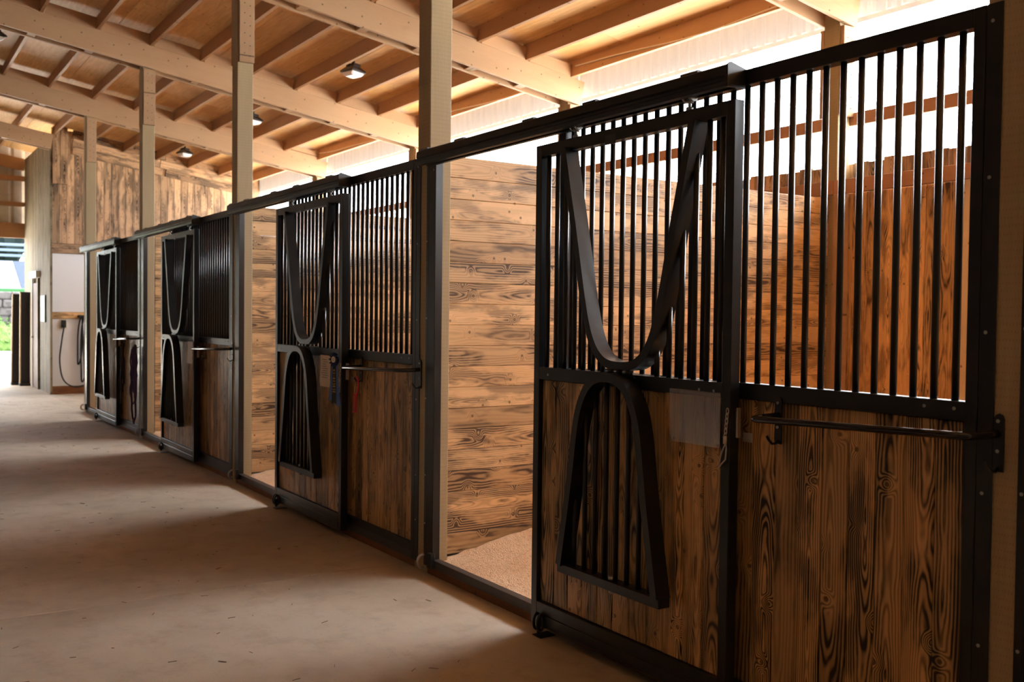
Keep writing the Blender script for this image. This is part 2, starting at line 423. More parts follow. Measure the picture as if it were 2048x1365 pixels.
# blocking boards between the purlin ends above each girder
for n in range(-1, 5):
    for k in range(0, 11):
        y0, y1 = py[k]+.03, py[k+1]-.03
        roof_piece('blocking', n*W-.20, n*W-.165, y0, y1, 0, .135, M_FIR)
def girder(n, y0=-3.9, y1=YW):
    g = empty('girder', (n*W, 0, 0), parent=ce)
    ym = (y0+y1)/2; L = (y1-y0)/cos(SA)
    m = Matrix((Vector((0, 0, 1)), Vector((1, 0, 0)), Vector((0, 1, 0)))).transposed()
    rt = (Matrix.Rotation(SA, 3, 'X') @ m).to_euler()
    for x in (-.176, .020):
        o = link('plank', box(.27, .038, L, M_FIR, .003), g, (x, ym, gtop(ym)-.137)); o.rotation_euler = rt
    yy = y0+.75
    while yy < y1-.3:
        if abs(yy+.07) > .25:
            o = link('spacer_block', box(.24, .150, .09, M_FIR, .003), g, (-.078, yy, gtop(yy)-.140)); o.rotation_euler = rt
        yy += .62
for n in range(-1, 5): girder(n)
girder(5, -.06, YW)

# ------------------------------------------------------------------ timber posts
ordn = ['at the right edge of the picture', 'beside the nearest open stall doorway', 'second along the aisle', 'third along the aisle', 'last in the row beside the wash bay']
def post(n, y1, label, grp, zs, rear=False):
    p = empty('timber_post', (n*W, 0, 0)); tag(p, label, 'post', grp)
    y0 = y1-.146; zt = gtop((y0+y1)/2)-.02
    B('shaft', -.153, 0, y0, y1, -.12, zt, M_POST, p, .004)
    zb = gtop(y0)-.278
    for xa in (-.195, .004):
        o = B('bearing_block', xa, xa+.037, y0+.004, y1-.004, zs, zb, M_FIR, p, .003)
        if not rear or True:
            pass
    # nail heads on the near block
    bm = bmesh.new()
    for i in range(7):
        for j in (0, 1):
            q = box_into(bm, (-.196, y0+.045+.05*j, zs+.06+i*.09+.02*j), (.004, .008, .008))
    q = link('nails', bm_mesh(bm, 'nails', M_RUB), p); q['kind'] = 'stuff'
    return p
for n in range(0, 5):
    post(n, -.006, 'square treated timber post between stall fronts, '+ordn[n], 'square timber posts along the stall fronts', 3.83)
rlab = ['behind the nearest stall bars', 'behind the top rail over the nearest doorway', 'behind the second doorway rail', 'behind the third stall', 'farthest back by the wash bay']
for n in range(0, 5):
    post(n+0, -3.72, 'timber post on the outer back wall, '+rlab[n], 'timber posts along the back wall', 3.2, True)

# ------------------------------------------------------------------ back wall: inner boards, rail, outer boards, girt
wr = struct('wall_rear')
for n in range(0, 5):
    xa, xb = n*W+.0, (n+1)*W-.153
    k = 0; x = xa+.01; step = (xb-xa-.02)/27
    for k in range(27):
        B('board', x+.001, x+step-.0015, -3.765-random.random()*.002, -3.745, .03, 2.565, M_BACK, wr, .003); x += step
    board_x('rail', xa-.15, xb+.0, -3.70, .038, 2.565, 2.675, M_LUM, wr)
    board_x('girt', xa, xb+.15, -3.888, .038, 3.13, 3.235, M_LUM, wr)
    B('stud', xa+2.33, xa+2.43, -3.744, -3.70, .03, 2.564, M_PALE, wr)
    B('corner_stud', xa+3.40, xa+3.505, -3.742, -3.68, .03, 2.564, M_FIR, wr)
    x = xa-.15; step = W/26
    for k in range(26):
        B('siding_board', x+.001, x+step-.002, -3.955, -3.93, -.1, 2.83+random.random()*.025, M_CLAD, wr, .003); x += step
# translucent ribbed skirt hung from the eave
def rib_skirt(x0, x1):
    bm = bmesh.new(); n = int((x1-x0)/.035); pr = None
    for i in range(n+1):
        x = x0+(x1-x0)*i/n; y = -4.0+.012*(1 if i % 4 in (0, 1) else -1)
        a = bm.verts.new((x, y, 4.04)); b = bm.verts.new((x, y, 4.36))
        if pr: bm.faces.new((pr[0], a, b, pr[1]))
        pr = (a, b)
    return bm_mesh(bm, 'skirt', M_POLY)
for n in range(-1, 5):
    link('ribbed_panel', rib_skirt(n*W, (n+1)*W-.01), wr)

# white cable stapled along the eave purlin
for i, n in enumerate(range(0, 4)):
    pts = []
    for k in range(25):
        t = k/24; x = n*W+.08+t*(W-.35)
        pts.append((x, -3.733, 4.235+.09*t**.8-.05*sin(pi*t)+.012*sin(9*t+n)))
    o = link('eave_wiring', tube_mesh(pts, .008, M_WIRE, 6)); tag(o, 'thin white cable stapled along the lowest roof purlin '+['at the right end of the picture', 'over the nearest stall doorway', 'left of the nearest tall post', 'over the third stall'][i], 'cable', 'white cables under the eave')

# ------------------------------------------------------------------ stall partitions and bedding
plab = ['at the right picture edge behind the nearest stall bars', 'seen through the nearest open doorway', 'seen through the second open doorway', 'seen through the third open doorway', 'closing the last stall by the wash bay']
for n in range(0, 5):
    p = empty('stall_partition', (n*W-.06, 0, 0)); tag(p, 'partition of horizontal charred boards '+plab[n], 'partition', 'plank partitions between the stalls')
    for k in range(19):
        z0 = .07+.13*k; g = .003 if k == 16 else .0015
        board_y('board', random.uniform(-.001, .001), .038, -.175, -3.72, z0, z0+.13-g, M_PART, p, .003)
    B('channel', -.024, .024, -.176, -.156, .03, 2.47, M_STEEL, p)
def bedding(n):
    bm = bmesh.new(); nx, ny = 44, 44; xs, xe, ys, ye = .02, 3.56, -.068, -3.665; g = []
    rnd = random.Random(n+3)
    for i in range(nx+1):
        for j in range(ny+1):
            x = xs+(xe-xs)*i/nx; y = ys+(ye-ys)*j/ny
            d = min(1, max(0, -y-.05)/.9); m = max(0, 1-(xe-x)/1.2)
            z = .045+.10*d*(m**1.5)+.05*d*abs(sin(x*3.1+n)*sin(y*2.3))+rnd.uniform(-.007, .007)*(1 if d > .05 else .3)
            g.append(bm.verts.new((x, y, z)))
    for i in range(nx):
        for j in range(ny):
            a = i*(ny+1)+j; f = bm.faces.new((g[a], g[a+1], g[a+ny+2], g[a+ny+1])); f.smooth = True
    bmesh.ops.recalc_face_normals(bm, faces=bm.faces)
    if bm.faces[0].normal.z < 0: bmesh.ops.reverse_faces(bm, faces=bm.faces)
    return bm_mesh(bm, 'bedding', M_SHAV)
for n in range(0, 4):
    o = link('wood_shavings', bedding(n), None, (n*W, 0, 0))
    tag(o, 'pale pine shavings bedding the floor of the '+['nearest', 'second', 'third', 'last'][n]+' stall', 'bedding', kind='stuff')

# ------------------------------------------------------------------ stall fronts (bay-local coordinates)
ZM0, ZM1, ZT0, ZT1 = 1.250, 1.312, 2.455, 2.514
def screw(parent, x, z, y=.001): link('screw', SCREW, parent, (x, y, z), (pi/2, 0, 0))
bm = bmesh.new(); bmesh.ops.create_cone(bm, cap_ends=True, segments=8, radius1=.006, radius2=.0035, depth=.006)
SCREW = bm_mesh(bm, 'screw', M_CAST)
def stall_front():
    r = empty('stall_front')
    B('jamb', .002, .042, -.05, 0, .045, ZT1, M_STEEL, r)
    B('cover_flange', -.052, 0, -.0055, 0, .045, ZT1, M_STEEL, r)
    for z in (.30, .575, 1.04, 1.527, 1.993, 2.46): screw(r, -.022, z)
    board_x('top_rail', .042, 2.13, -.025, .05, ZT0, ZT1, M_STEEL, r)
    board_x('middle_rail', .042, 2.13, -.025, .05, ZM0, ZM1, M_STEEL, r)
    board_x('bottom_rail', .042, 2.13, -.025, .05, .095, .145, M_STEEL, r)
    for x in (.075, .178, 2.06): screw(r, x, 1.289)
    board_x('sill', .0, 3.42, -.026, .05, .045, .095, M_SILL, r)
    board_x('curb', .0, 3.505, -.040, .052, -.10, .044, M_CURB, r)
    B('door_post', 2.13, 2.185, -.05, 0, .096, ZT1, M_STEEL, r)
    bar = cyl(.0118, ZT0-ZM1+.004, M_STEEL, 12)
    for k in range(28): link('bar', bar, r, (.09+.0743*k, -.025, (ZT0+ZM1)/2))
    n = 19; st = (2.13-.042)/n
    for k in range(n):
        x = .042+st*k
        B('board', x+.0008, x+st-.0012, -.042, -.020+random.choice((-.001, 0, .001)), .146, ZM0-.001, M_FRONT, r, .004)
    # far jamb: channel wrapped round the next post
    B('opening_jamb', 3.42, 3.503, -.05, 0, .045, ZT1-.02, M_STEEL, r)
    B('cover_strip', 3.503, 3.531, -.0055, 0, .045, ZT1, M_STEEL, r, .001)
    for z in (.30, .592, 1.056, 1.54, 2.0, 2.45): screw(r, 3.516, z)
    screw(r, 3.44, 2.42)
    return r
def hw_top(z):
    """half width of the V-yoke centre line at height z"""
    pts = [(1.345, 0), (1.352, .06), (1.372, .115), (1.41, .165), (1.47, .205), (1.55, .238), (1.7, .275), (1.9, .322), (2.338, .430)]
    for (a, p), (b, q) in zip(pts, pts[1:]):
        if z <= b: return p+(q-p)*(z-a)/(b-a)
    return .43
def smooth_path(pts, it=2):
    for _ in range(it):
        q = [pts[0]]
        for a, b in zip(pts, pts[1:]):
            q += [(a[0]*.75+b[0]*.25, a[1]*.75+b[1]*.25), (a[0]*.25+b[0]*.75, a[1]*.25+b[1]*.75)]
        q.append(pts[-1]); pts = q
    return pts
CX = 1.59
half = [(0, 1.345), (.09, 1.352), (.155, 1.392), (.205, 1.46), (.243, 1.56), (.278, 1.70), (.322, 1.90), (.430, 2.345)]
V_PATH = smooth_path([(CX-x, z) for x, z in half[::-1]]+[(CX+x, z) for x, z in half[1:]])
ih = [(0, 1.300), (.075, 1.290), (.135, 1.25), (.185, 1.17), (.215, 1.07), (.245, .86), (.285, .64), (.330, .415)]
I_PATH = smooth_path([(CX+.012-x, z) for x, z in ih[::-1]]+[(CX+.012+x, z) for x, z in ih[1:]])
def at_path(path, x):
    for (a, za), (b, zb) in zip(path, path[1:]):
        if min(a, b) <= x <= max(a, b) and abs(a-b) > 1e-6: return za+(zb-za)*(x-a)/(b-a)
    return None
Y0, Y1 = .020, .070
def sliding_door():
    r = empty('sliding_door')
    xa, xb = .955, 2.275
    B('stile', xa, xa+.046, Y0, Y1, .05, 2.392, M_STEEL, r); B('stile', xb-.046, xb, Y0, Y1, .05, 2.392, M_STEEL, r)
    yc = (Y0+Y1)/2
    board_x('top_rail', xa+.046, xb-.046, yc, .05, 2.336, 2.392, M_STEEL, r)
    board_x('middle_rail', xa+.046, xb-.046, yc, .05, 1.252, 1.312, M_STEEL, r)
    board_x('bottom_rail', xa+.046, xb-.046, yc, .05, .105, .160, M_STEEL, r)
    board_x('guide_channel', xa+.046, xb-.046, yc, .054, .050, .104, M_STEEL, r)
    link('yoke_frame', ribbon_mesh(V_PATH, .038, .075, .022, M_STEEL), r)
    for k in range(17):
        x = xa+.046+.036+.0726*k
        if x > xb-.05: break
        zt = 2.336
        if abs(x-CX) < .41:
            z = at_path(V_PATH, x)
            if z is None or z < 1.40: continue
            zt = z
        h = zt-1.312
        link('bar', cyl(.0118, h, M_STEEL, 12), r, (x, .045, 1.312+h/2))
    n = 11; st = (xb-xa-.092)/n
    for k in range(n):
        x = xa+.046+st*k
        B('board', x+.0008, x+st-.0012, Y0+.006, Y0+.030+random.choice((-.001, 0, .001)), .161, 1.251, M_FRONT, r, .004)
    g = empty('drop_grille', (0, 0, 0), parent=r); g.rotation_euler = (0, 0, 0)
    link('grille_frame', ribbon_mesh(I_PATH, .038, .075, .086, M_STEEL), g)
    board_x('bottom_bar', CX+.012-.35, CX+.012+.35, .119, .062, .378, .418, M_STEEL, g)
    for k in range(8):
        x = CX+.012-.26+.0743*k
        z = at_path(I_PATH, x) or 1.2
        link('bar', cyl(.011, z-.418, M_STEEL, 10), g, (x, .119, (z+.418)/2))
    link('bolt', cyl(.010, .075, M_ZINC, 10), g, (CX, .119, .395)); link('nut', cyl(.017, .016, M_ZINC, 6), g, (CX, .119, .427)); link('nut', cyl(.014, .014, M_ZINC, 6), g, (CX, .119, .369))
    hg = empty('hinge', parent=r)
    link('hinge_plate', poly_y([(CX-.085, 1.322), (CX+.085, 1.322), (CX+.075, 1.300), (CX-.095, 1.255), (CX-.11, 1.30)], .094, .099, M_STEEL), hg)
    for x in (-.06, .0, .06): 
        o = link('knuckle', cyl(.009, .05, M_STEEL, 10), hg, (CX+x, .098, 1.324), (0, pi/2, 0))
    for x in (1.987, 1.228):
        h = empty('roller_hanger', (x, .045, 2.425), parent=r)
        link('threaded_rod', cyl(.007, .075, M_CAST, 8), h, (0, 0, 0))
        link('nut', cyl(.016, .012, M_CAST, 6), h, (0, 0, -.024)); link('nut', cyl(.016, .012, M_CAST, 6), h, (0, 0, .006))
        link('wheel', cyl(.024, .012, M_CAST, 14), h, (-.020, 0, .028), (0, pi/2, 0)); link('wheel', cyl(.024, .012, M_CAST, 14), h, (.020, 0, .028), (0, pi/2, 0))
        link('axle', cyl(.006, .07, M_CAST, 8), h, (0, 0, .028), (0, pi/2, 0))
    link('label_tag', box(.075, .002, .040, M_SILL, .0005), r, (1.70, Y1+.001, 2.345))
    for x in (1.04, 1.12, 2.15): screw(r, x, 1.278, Y1+.001)
    return r
def door_track():
    r = empty('door_track')
    prof = [(-.0, 2.516), (.075, 2.530), (.088, 2.522), (.090, 2.487), (.080, 2.480), (.080, 2.468), (.090, 2.462), (.088, 2.444), (.070, 2.440), (.070, 2.446), (.058, 2.446), (.058, 2.500), (.022, 2.500), (.022, 2.446), (.004, 2.444)]
    link('rail', prism_x(prof, .985, 3.50, M_STEEL), r)
    cap = [(-.003, 2.516), (.078, 2.534), (.094, 2.522), (.094, 2.44), (.0, 2.44)]
    link('end_cap', prism_x(cap, .972, .984, M_STEEL), r)
    for x in (3.44, 3.03, 2.35, 1.856, 1.206):
        link('bracket', prism_x([(.0, 2.515), (.078, 2.532), (.070, 2.541), (.012, 2.535)], x-.05, x+.05, M_STEEL), r)
    return r
def blanket_bar():
    r = empty('blanket_bar')
    pts = []; R = .05
    pts.append((.774, .006, 1.203)); pts.append((.780, .10, 1.199))
    for k in range(1, 6):
        a = k/6*pi/2; pts.append((.783-.03*(1-cos(a)), .11+.03*sin(a), 1.197))
    for k in range(0, 8):
        a = k/7*pi/2; pts.append((.01-.06*sin(a), .14-.06*(1-cos(a)), 1.222))
    pts.append((-.062, .04, 1.224)); pts.append((-.068, .006, 1.226))
    link('rod', tube_mesh(pts, .0125, M_ROD, 12), r)
    for x, z0, z1 in ((.774, 1.098, 1.272), (-.072, 1.112, 1.286)):
        pl = poly_y([(x-.016, z0), (x+.016, z0), (x+.016, z1-.016), (x+.010, z1-.004), (x, z1), (x-.010, z1-.004), (x-.016, z1-.016)], .0005, .0065, M_STEEL)
        m = link('mounting_plate', pl, r)
        hk = [(x, .006, z0+.012), (x, .018, z0+.002), (x+.004, .034, z0+.002), (x+.012, .044, z0+.018), (x+.016, .048, z0+.030)]
        link('hook', tube_mesh(hk, .005, M_STEEL, 6), m)
        for z in (z1-.022, z0+.062): link('screw', SCREW, m, (x, .0085, z), (pi/2, 0, 0))
    return r
def guide(x):
    r = empty('floor_guide')
    link('bracket', box(.05, .045, .006, M_STEEL, .001), r, (x, .05, .045))
    link('stem', cyl(.009, .06, M_STEEL, 10), r, (x, .092, .048))
    link('base_plate', box(.07, .09, .005, M_STEEL, .001), r, (x, .06, .0035))
    for dx in (-.016, .016):
        pts = [(x+dx, .092+.02*cos(a), .072+.038*sin(a)) for a in [k*2*pi/14 for k in range(14)]]
        link('roller', tube_mesh(pts, .0075, M_STEEL, 6, True), r)
    return r
def stop_wheel(x):
    r = empty('door_stop')
    link('bracket', box(.05, .03, .09, M_STEEL, .003), r, (x-.035, .016, .095))
    pts = [(x+.02+.0*a, .045+.03*cos(a), .085+.038*sin(a)) for a in [radians(-110+20*k) for k in range(12)]]
    link('bumper', tube_mesh(pts, .009, M_CAST, 8), r)
    return r
def latch():
    r = empty('door_latch')
    link('strike_plate', box(.045, .005, .035, M_ZINC, .001), r, (.925, .0032, 1.105))
    link('latch_bar', box(.010, .022, .115, M_ZINC, .002), r, (.950, .030, 1.16))
    ch = empty('chain', parent=None); ch.parent = r
    z = 1.205
    for k in range(6):
        pts = [(0, .006*cos(a), .013*sin(a)) if k % 2 else (.006*cos(a), 0, .013*sin(a)) for a in [j*2*pi/10 for j in range(10)]]
        link('chain_link', tube_mesh(pts, .0022, M_ZINC, 5, True), ch, (.962+.002*k, .076, z)); z -= .019
    sn = [(.965, .078, 1.085), (.985, .080, 1.045), (1.0, .081, .995), (.996, .082, .985), (.985, .081, 1.0), (.965, .080, 1.02), (.962, .079, 1.06)]
    link('snap_hook', tube_mesh(sn, .0032, M_ZINC, 6, True), r)
    link('swivel', cyl(.008, .03, M_ZINC, 8), r, (.97, .078, 1.095))
    return r

dl = ['nearest', 'second', 'third', 'farthest']
protos = [
 (stall_front, 'stall front', 'black steel framed stall front with vertical bars over charred boards, {} in the row', 'stall fronts along the aisle'),
 (sliding_door, 'door', 'black sliding stall door with V yoke and drop-down grille, {} along the aisle', 'sliding stall doors'),
 (door_track, 'track', 'black overhead door track above the {} sliding stall door', 'overhead door tracks'),
 (blanket_bar, 'rail', 'black steel blanket bar fixed on the {} stall front', 'blanket bars'),
]
for fn, cat, lab, grp in protos:
    r = fn(); index_kids(r)
    tag(r, lab.format(dl[0]), cat, grp)
    for n in range(1, 4):
        c = copy_tree(r, n*W); c['label'] = lab.format(dl[n])
for fn, nm, cat, lab, grp in ((lambda: guide(2.176), 'floor_guide', 'guide', 'black twin-roller floor guide under the far corner of the {} sliding door', 'floor guides of the sliding doors'),
                         (lambda: stop_wheel(3.445), 'door_stop', 'door stop', 'curved metal door stop at the foot of the far jamb of the {} stall', 'door stops at the posts'),
                         (latch, 'door_latch', 'latch', 'zinc latch plate with chain and snap on the {} sliding door', 'chain latches of the sliding doors')):
    r = fn(); index_kids(r); tag(r, lab.format(dl[0]), cat, grp)
    for n in range(1, 4):
        c = copy_tree(r, n*W); c['label'] = lab.format(dl[n])

# ------------------------------------------------------------------ small things on the stalls
pe = empty('card_holder', (1.0, .0712, 1.058)); tag(pe, 'clear acrylic card holder screwed on the nearest sliding door', 'card holder')
link('sheet', box(.285, .003, .215, M_PLEX, .0005), pe, (.146, .0025, .107))
link('inner_sheet', box(.225, .0015, .205, M_PLEX, .0003), pe, (.112, .0048, .107))
for x in (.012, .262): link('screw', SCREW, pe, (x, .006, .014), (pi/2, 0, 0))

def paper(x, y, z, wd, ht, lab, bend=.004):
    r = empty('note_sheet', (x, y, z)); tag(r, lab, 'note')
    bm = bmesh.new(); n = 8; prev = None; vs = []
    for i in range(n+1):
        for j in range(2):
            t = i/n; u = (j-.5)*wd
            vs.append(bm.verts.new((u, bend*sin(t*5+j), (t-.5)*ht)))
    for i in range(n): bm.faces.new((vs[2*i], vs[2*i+1], vs[2*i+3], vs[2*i+2]))
    e = bmesh.ops.extrude_face_region(bm, geom=bm.faces[:])
    for v in [q for q in e['geom'] if isinstance(q, bmesh.types.BMVert)]: v.co.y += .001
    bmesh.ops.recalc_face_normals(bm, faces=bm.faces)
    link('paper', bm_mesh(bm, 'paper', M_PAPER if x < 6 else M_WHITE), r)
    if x < 6:
        bm = bmesh.new()
        for i in range(9): box_into(bm, (random.uniform(-.02, .01), .004+bend, ht*.36-i*ht*.07), (wd*random.uniform(.3, .6), .0006, .004))
        link('handwriting', bm_mesh(bm, 'ink', M_INK), r)
    return r
paper(4.885, .078, 1.15, .185, .225, 'creased handwritten note sheet behind the blue rosette', .002)
paper(8.385, .078, 1.15, .19, .225, 'bright white card hung on the third sliding door', .002)

def rosette():
    r = empty('award_rosette', (4.662, .105, 1.242)); tag(r, 'blue award rosette with black and gold lettered streamers', 'rosette'); r.rotation_euler = (0, 0, radians(14))
    bm = bmesh.new(); n = 48; rings = []
    for (rad, amp, yy) in ((.020, 0, .004), (.034, .004, .008), (.050, .008, .003)):
        rings.append([bm.verts.new(((rad+(.0035*cos(12*2*pi*k/n) if rad > .04 else 0))*cos(2*pi*k/n), yy+amp*cos(12*2*pi*k/n), (rad+(.0035*cos(12*2*pi*k/n) if rad > .04 else 0))*sin(2*pi*k/n))) for k in range(n)])
    back = [bm.verts.new((.048*cos(2*pi*k/n), -.006, .048*sin(2*pi*k/n))) for k in range(n)]
    rings.append(back)
    for A, C in zip(rings, rings[1:]):
        for k in range(n): bm.faces.new((A[k], A[(k+1) % n], C[(k+1) % n], C[k]))
    bm.faces.new(rings[0]); bm.faces.new(back)
    bmesh.ops.recalc_face_normals(bm, faces=bm.faces)
    link('pleated_ring', bm_mesh(bm, 'ring', M_NAVY), r)
    link('centre_button', cyl(.021, .006, M_CREAM, 20), r, (0, .007, 0), (pi/2, 0, 0))
    link('button_emblem', tube_mesh([(.006*cos(a), .0105, .010*sin(a)) for a in [k*2*pi/10 for k in range(10)]], .0012, M_INK, 5, True), r)
    def streamer(nm, xt, xb, zb, wd0, wd1, y, mat, rr):
        pts = [(xt-wd0/2, -.035), (xt+wd0/2, -.035), (xb+wd1/2, zb), (xb, zb+.012), (xb-wd1/2, zb)]
        return link(nm, poly_y(pts, y, y+.0012, mat), rr)
    streamer('streamer', .010, .043, -.295, .030, .052, -.002, M_BLUE, r); streamer('streamer', -.010, -.043, -.325, .030, .048, -.004, M_BLUE, r)
    st = streamer('streamer', 0, .0, -.31, .036, .052, .0, M_BLK, r); st['label'] = 'black streamer with gold lettering'
    return r, st
ros, strm = rosette()
# gold characters running down the black streamer (only partly legible in the photo)
def glyph_mesh():
    bm = bmesh.new(); z = -.075
    for k in range(9):
        wd = .014+.0014*k; h = .0105; bar = lambda x, zz, a, b_: box_into(bm, (x, .0018, z+zz), (a, .0008, b_))
        if k == 2: bar(0, 0, .004, .008)
        else:
            bar(-wd/2, 0, .0035, h); bar(wd/2, 0, .0035, h); bar(0, (-h/2+.0015) if k % 2 else 0, wd, .003)
            if k in (0, 3, 6, 8): bar(0, h/2-.0015, wd, .003)
        z -= .0188
    return bm_mesh(bm, 'glyphs', M_GOLD)
link('gold_lettering', glyph_mesh(), strm)

def comb():
    r = empty('mane_comb', (4.445, .030, 1.125)); tag(r, 'red plastic mane comb hung on the hook of the second blanket bar', 'comb')
    # local: hook end top right, handle down, teeth to the left (towards +x)
    pts = smooth_path([(.012, .004), (-.012, .0), (-.022, -.03), (-.012, -.085), (.0, -.105), (.006, -.125), (.010, -.235)], 2)
    link('handle', ribbon_mesh([(-x-.0, z) for x, z in [(-a, b) for a, b in pts]], .017, .006, 0, M_RED), r)
    link('spine', ribbon_mesh([(.045, -.112), (.012, -.118), (.004, -.14), (.006, -.232)], .014, .006, 0, M_RED), r)
    for k in range(16):
        link('tooth', box(.058, .003, .0034, M_RED, .0008), r, (.040, .003, -.126-.0066*k))
    link('spine_foot', box(.062, .006, .010, M_RED, .001), r, (.040, .003, -.236))
    return r
comb()

def rope_loop(bx, bz, L, spread, seed, mat, rad, y=.045):
    rnd = random.Random(seed); pts = []
    N = 26
    for k in range(N):
        t = k/(N-1)*2*pi
        s = (1-cos(t))/2
        pts.append((bx+spread*sin(t)*(.6+.5*rnd.random())+rnd.uniform(-.01, .01), y+rnd.uniform(0, .02), bz-L*s+rnd.uniform(-.01, .01)))
    return tube_mesh(pts, rad, mat, 6, True)
h1 = empty('rope_halter', (0, 0, 0)); tag(h1, 'purple rope halter and lead hung at the post end of the farthest stall front', 'halter')
link('noseband', rope_loop(10.97, 1.12, .42, .12, 1, M_PURP, .010), h1)
link('crownpiece', rope_loop(11.04, 1.10, .70, .16, 2, M_PURP, .009), h1)
link('lead_rope', rope_loop(11.0, 1.10, .93, .12, 5, M_PURP, .012), h1)
link('cheekpiece', rope_loop(10.93, 1.14, .62, .10, 9, M_PURP, .011), h1)
h2 = empty('leather_halter', (0, 0, 0)); tag(h2, 'dark brown halter hung from the blanket bar beside the farthest sliding door', 'halter')
link('strap', rope_loop(11.62, 1.15, .62, .07, 11, M_DROPE, .011), h2)
link('throat_strap', rope_loop(11.66, 1.16, .45, .10, 12, M_DROPE, .010), h2)
link('lead_shank', rope_loop(11.70, 1.12, .75, .05, 14, M_DROPE, .011), h2)

# ------------------------------------------------------------------ ceiling lights
def canopy_light(x, y, lab):
    r = empty('canopy_light', (x, y, gtop(y)+.186)); tag(r, lab, 'light', 'canopy lights on the roof sheathing'); r.rotation_euler = (SA*.3, 0, radians(18)); r.scale = (.84, .84, .84)
    link('conduit_stem', cyl(.022, .09, M_LIGHTB, 10), r, (0, 0, -.045))
    bm = bmesh.new(); bmesh.ops.create_cone(bm, cap_ends=True, segments=4, radius1=.185, radius2=.075, depth=.075, matrix=Matrix.Rotation(pi/4, 4, 'Z'))
    link('housing', bm_mesh(bm, 'housing', M_LIGHTB), r, (0, 0, -.125))
    link('rim', box(.268, .268, .028, M_LIGHTB, .004), r, (0, 0, -.176))
    for k in range(5): link('fin', box(.012, .17-.012*abs(k-2)*2, .07, M_LIGHTB, .001), r, (-.08+.04*k, 0, -.10))
    bm = bmesh.new(); bmesh.ops.create_cone(bm, cap_ends=True, segments=4, radius1=.125, radius2=.172, depth=.055, matrix=Matrix.Rotation(pi/4, 4, 'Z'))
    bmesh.ops.bevel(bm, geom=bm.edges[:], offset=.012, segments=2, affect='EDGES')
    link('lens', bm_mesh(bm, 'lens', M_LENS), r, (0, 0, -.217))
    return r
canopy_light(9.45, -2.16, 'square canopy light with white lens, nearest to the camera')
canopy_light(13.15, -2.16, 'square canopy light half hidden behind the second tall post')
canopy_light(17.0, -2.16, 'square canopy light near the charred end wall')
canopy_light(12.55, 1.42, 'square canopy light cut by the left picture edge')

# ------------------------------------------------------------------ end wall of the wash bay
XE = 18.2
we = struct('wall_end')
def ztop(y): return gtop(y)+.18
B('backing', XE+.03, XE+.12, -4.0, -.06, -.1, 4.4, M_CLAD, we)
y = -.062; k = 0
while y > -3.95:
    zt = ztop(y-.13)-.02
    B('cladding_board', XE, XE+.024+random.random()*.004, y-.128, y-.002, 2.80, zt, M_CLAD, we, .003); 
    y -= .13; k += 1
for o in [o for o in we.children if o.name.startswith('cladding_board')]: o.rotation_euler = (0, 0, pi/2); 
for o in [o for o in we.children if o.name.startswith('cladding_board')]:
    xs = [v.co.z for v in o.data.vertices]; o.data = box(.126, .026, max(xs)-min(xs), M_CLAD, .003)
board_y('band_board', XE-.018, .03, -3.95, -.06, 2.62, 2.79, M_CLAD, we)
def slope_board(off, h, y0, y1, x):
    ym = (y0+y1)/2
    m = Matrix((Vector((0, 0, 1)), Vector((1, 0, 0)), Vector((0, 1, 0)))).transposed()
    o = link('band_board', box(h, .028, (y1-y0)/cos(SA), M_CLAD, .003), we, (x, ym, ztop(ym)-off-h/2)); o.rotation_euler = (Matrix.Rotation(SA, 3, 'X') @ m).to_euler()
for y0, y1 in ((-3.9, -2.1), (-2.09, -.42)):
    slope_board(.0, .15, y0, y1, XE-.018); slope_board(.155, .15, y0+.1, min(y1+.1, -.42), XE-.018); slope_board(.31, .14, y0+.05, y1, XE-.018)
for yy in (-.135, -.265): 
    o = link('cladding_board', box(.126, .03, 1.05, M_CLAD, .003), we, (XE-.05, yy, 4.42), (0, 0, pi/2))
for y0, y1 in ((-1.27, -.075), (-2.49, -1.275), (-3.7, -2.495)):
    B('white_panel', XE-.008, XE+.02, y0, y1, 1.53, 2.615, M_WHITE, we); B('white_panel', XE-.008, XE+.02, y0, y1, .15, 1.405, M_WHITE, we)
board_y('band_board', XE-.012, .034, -3.7, -.07, 1.41, 1.525, M_BACK, we)
board_y('base_board', XE-.008, .034, -3.7, -.07, 0, .145, M_CURB, we)
B('corner_trim', XE-.03, XE+.03, -.072, -.035, 0, gtop(-.05)-.3, M_GREY, we)
def hose(pts, r=.014): return tube_mesh(pts, r, M_RUB, 8)
ou = empty('power_outlet', (XE-.012, -.262, 1.31)); tag(ou, 'dark outlet box on the lower white wall panel', 'outlet')
link('backplate', box(.012, .13, .19, M_CREAM, .002), ou, (0, 0, 0)); link('cover', box(.04, .085, .14, M_RUB, .004), ou, (-.024, 0, 0)); link('plug', box(.03, .04, .04, M_RUB, .004), ou, (-.055, 0, -.04))
def bez(P, n=14):
    out = []; P = [Vector(p) for p in P]
    P = [P[0]]+P+[P[-1]]
    for i in range(1, len(P)-2):
        for k in range(n):
            t = k/n; a, b, c, d = P[i-1:i+3]
            out.append(.5*((2*b)+(-a+c)*t+(2*a-5*b+4*c-d)*t*t+(-a+3*b-3*c+d)*t**3))
    out.append(P[-2]); return out
xh = XE-.07
o = link('looped_wall_cable', hose(bez([(xh, -.262, 1.24), (xh, -.225, 1.0), (xh, -.19, .62), (xh, -.25, .28), (xh, -.42, .14), (xh, -.62, .16)]), .013)); tag(o, 'black power cord looping down from the wall outlet', 'cord')
ho = empty('water_hose', (XE, 0, 0)); tag(ho, 'black water hose coiled in long loops on the white wall', 'hose')
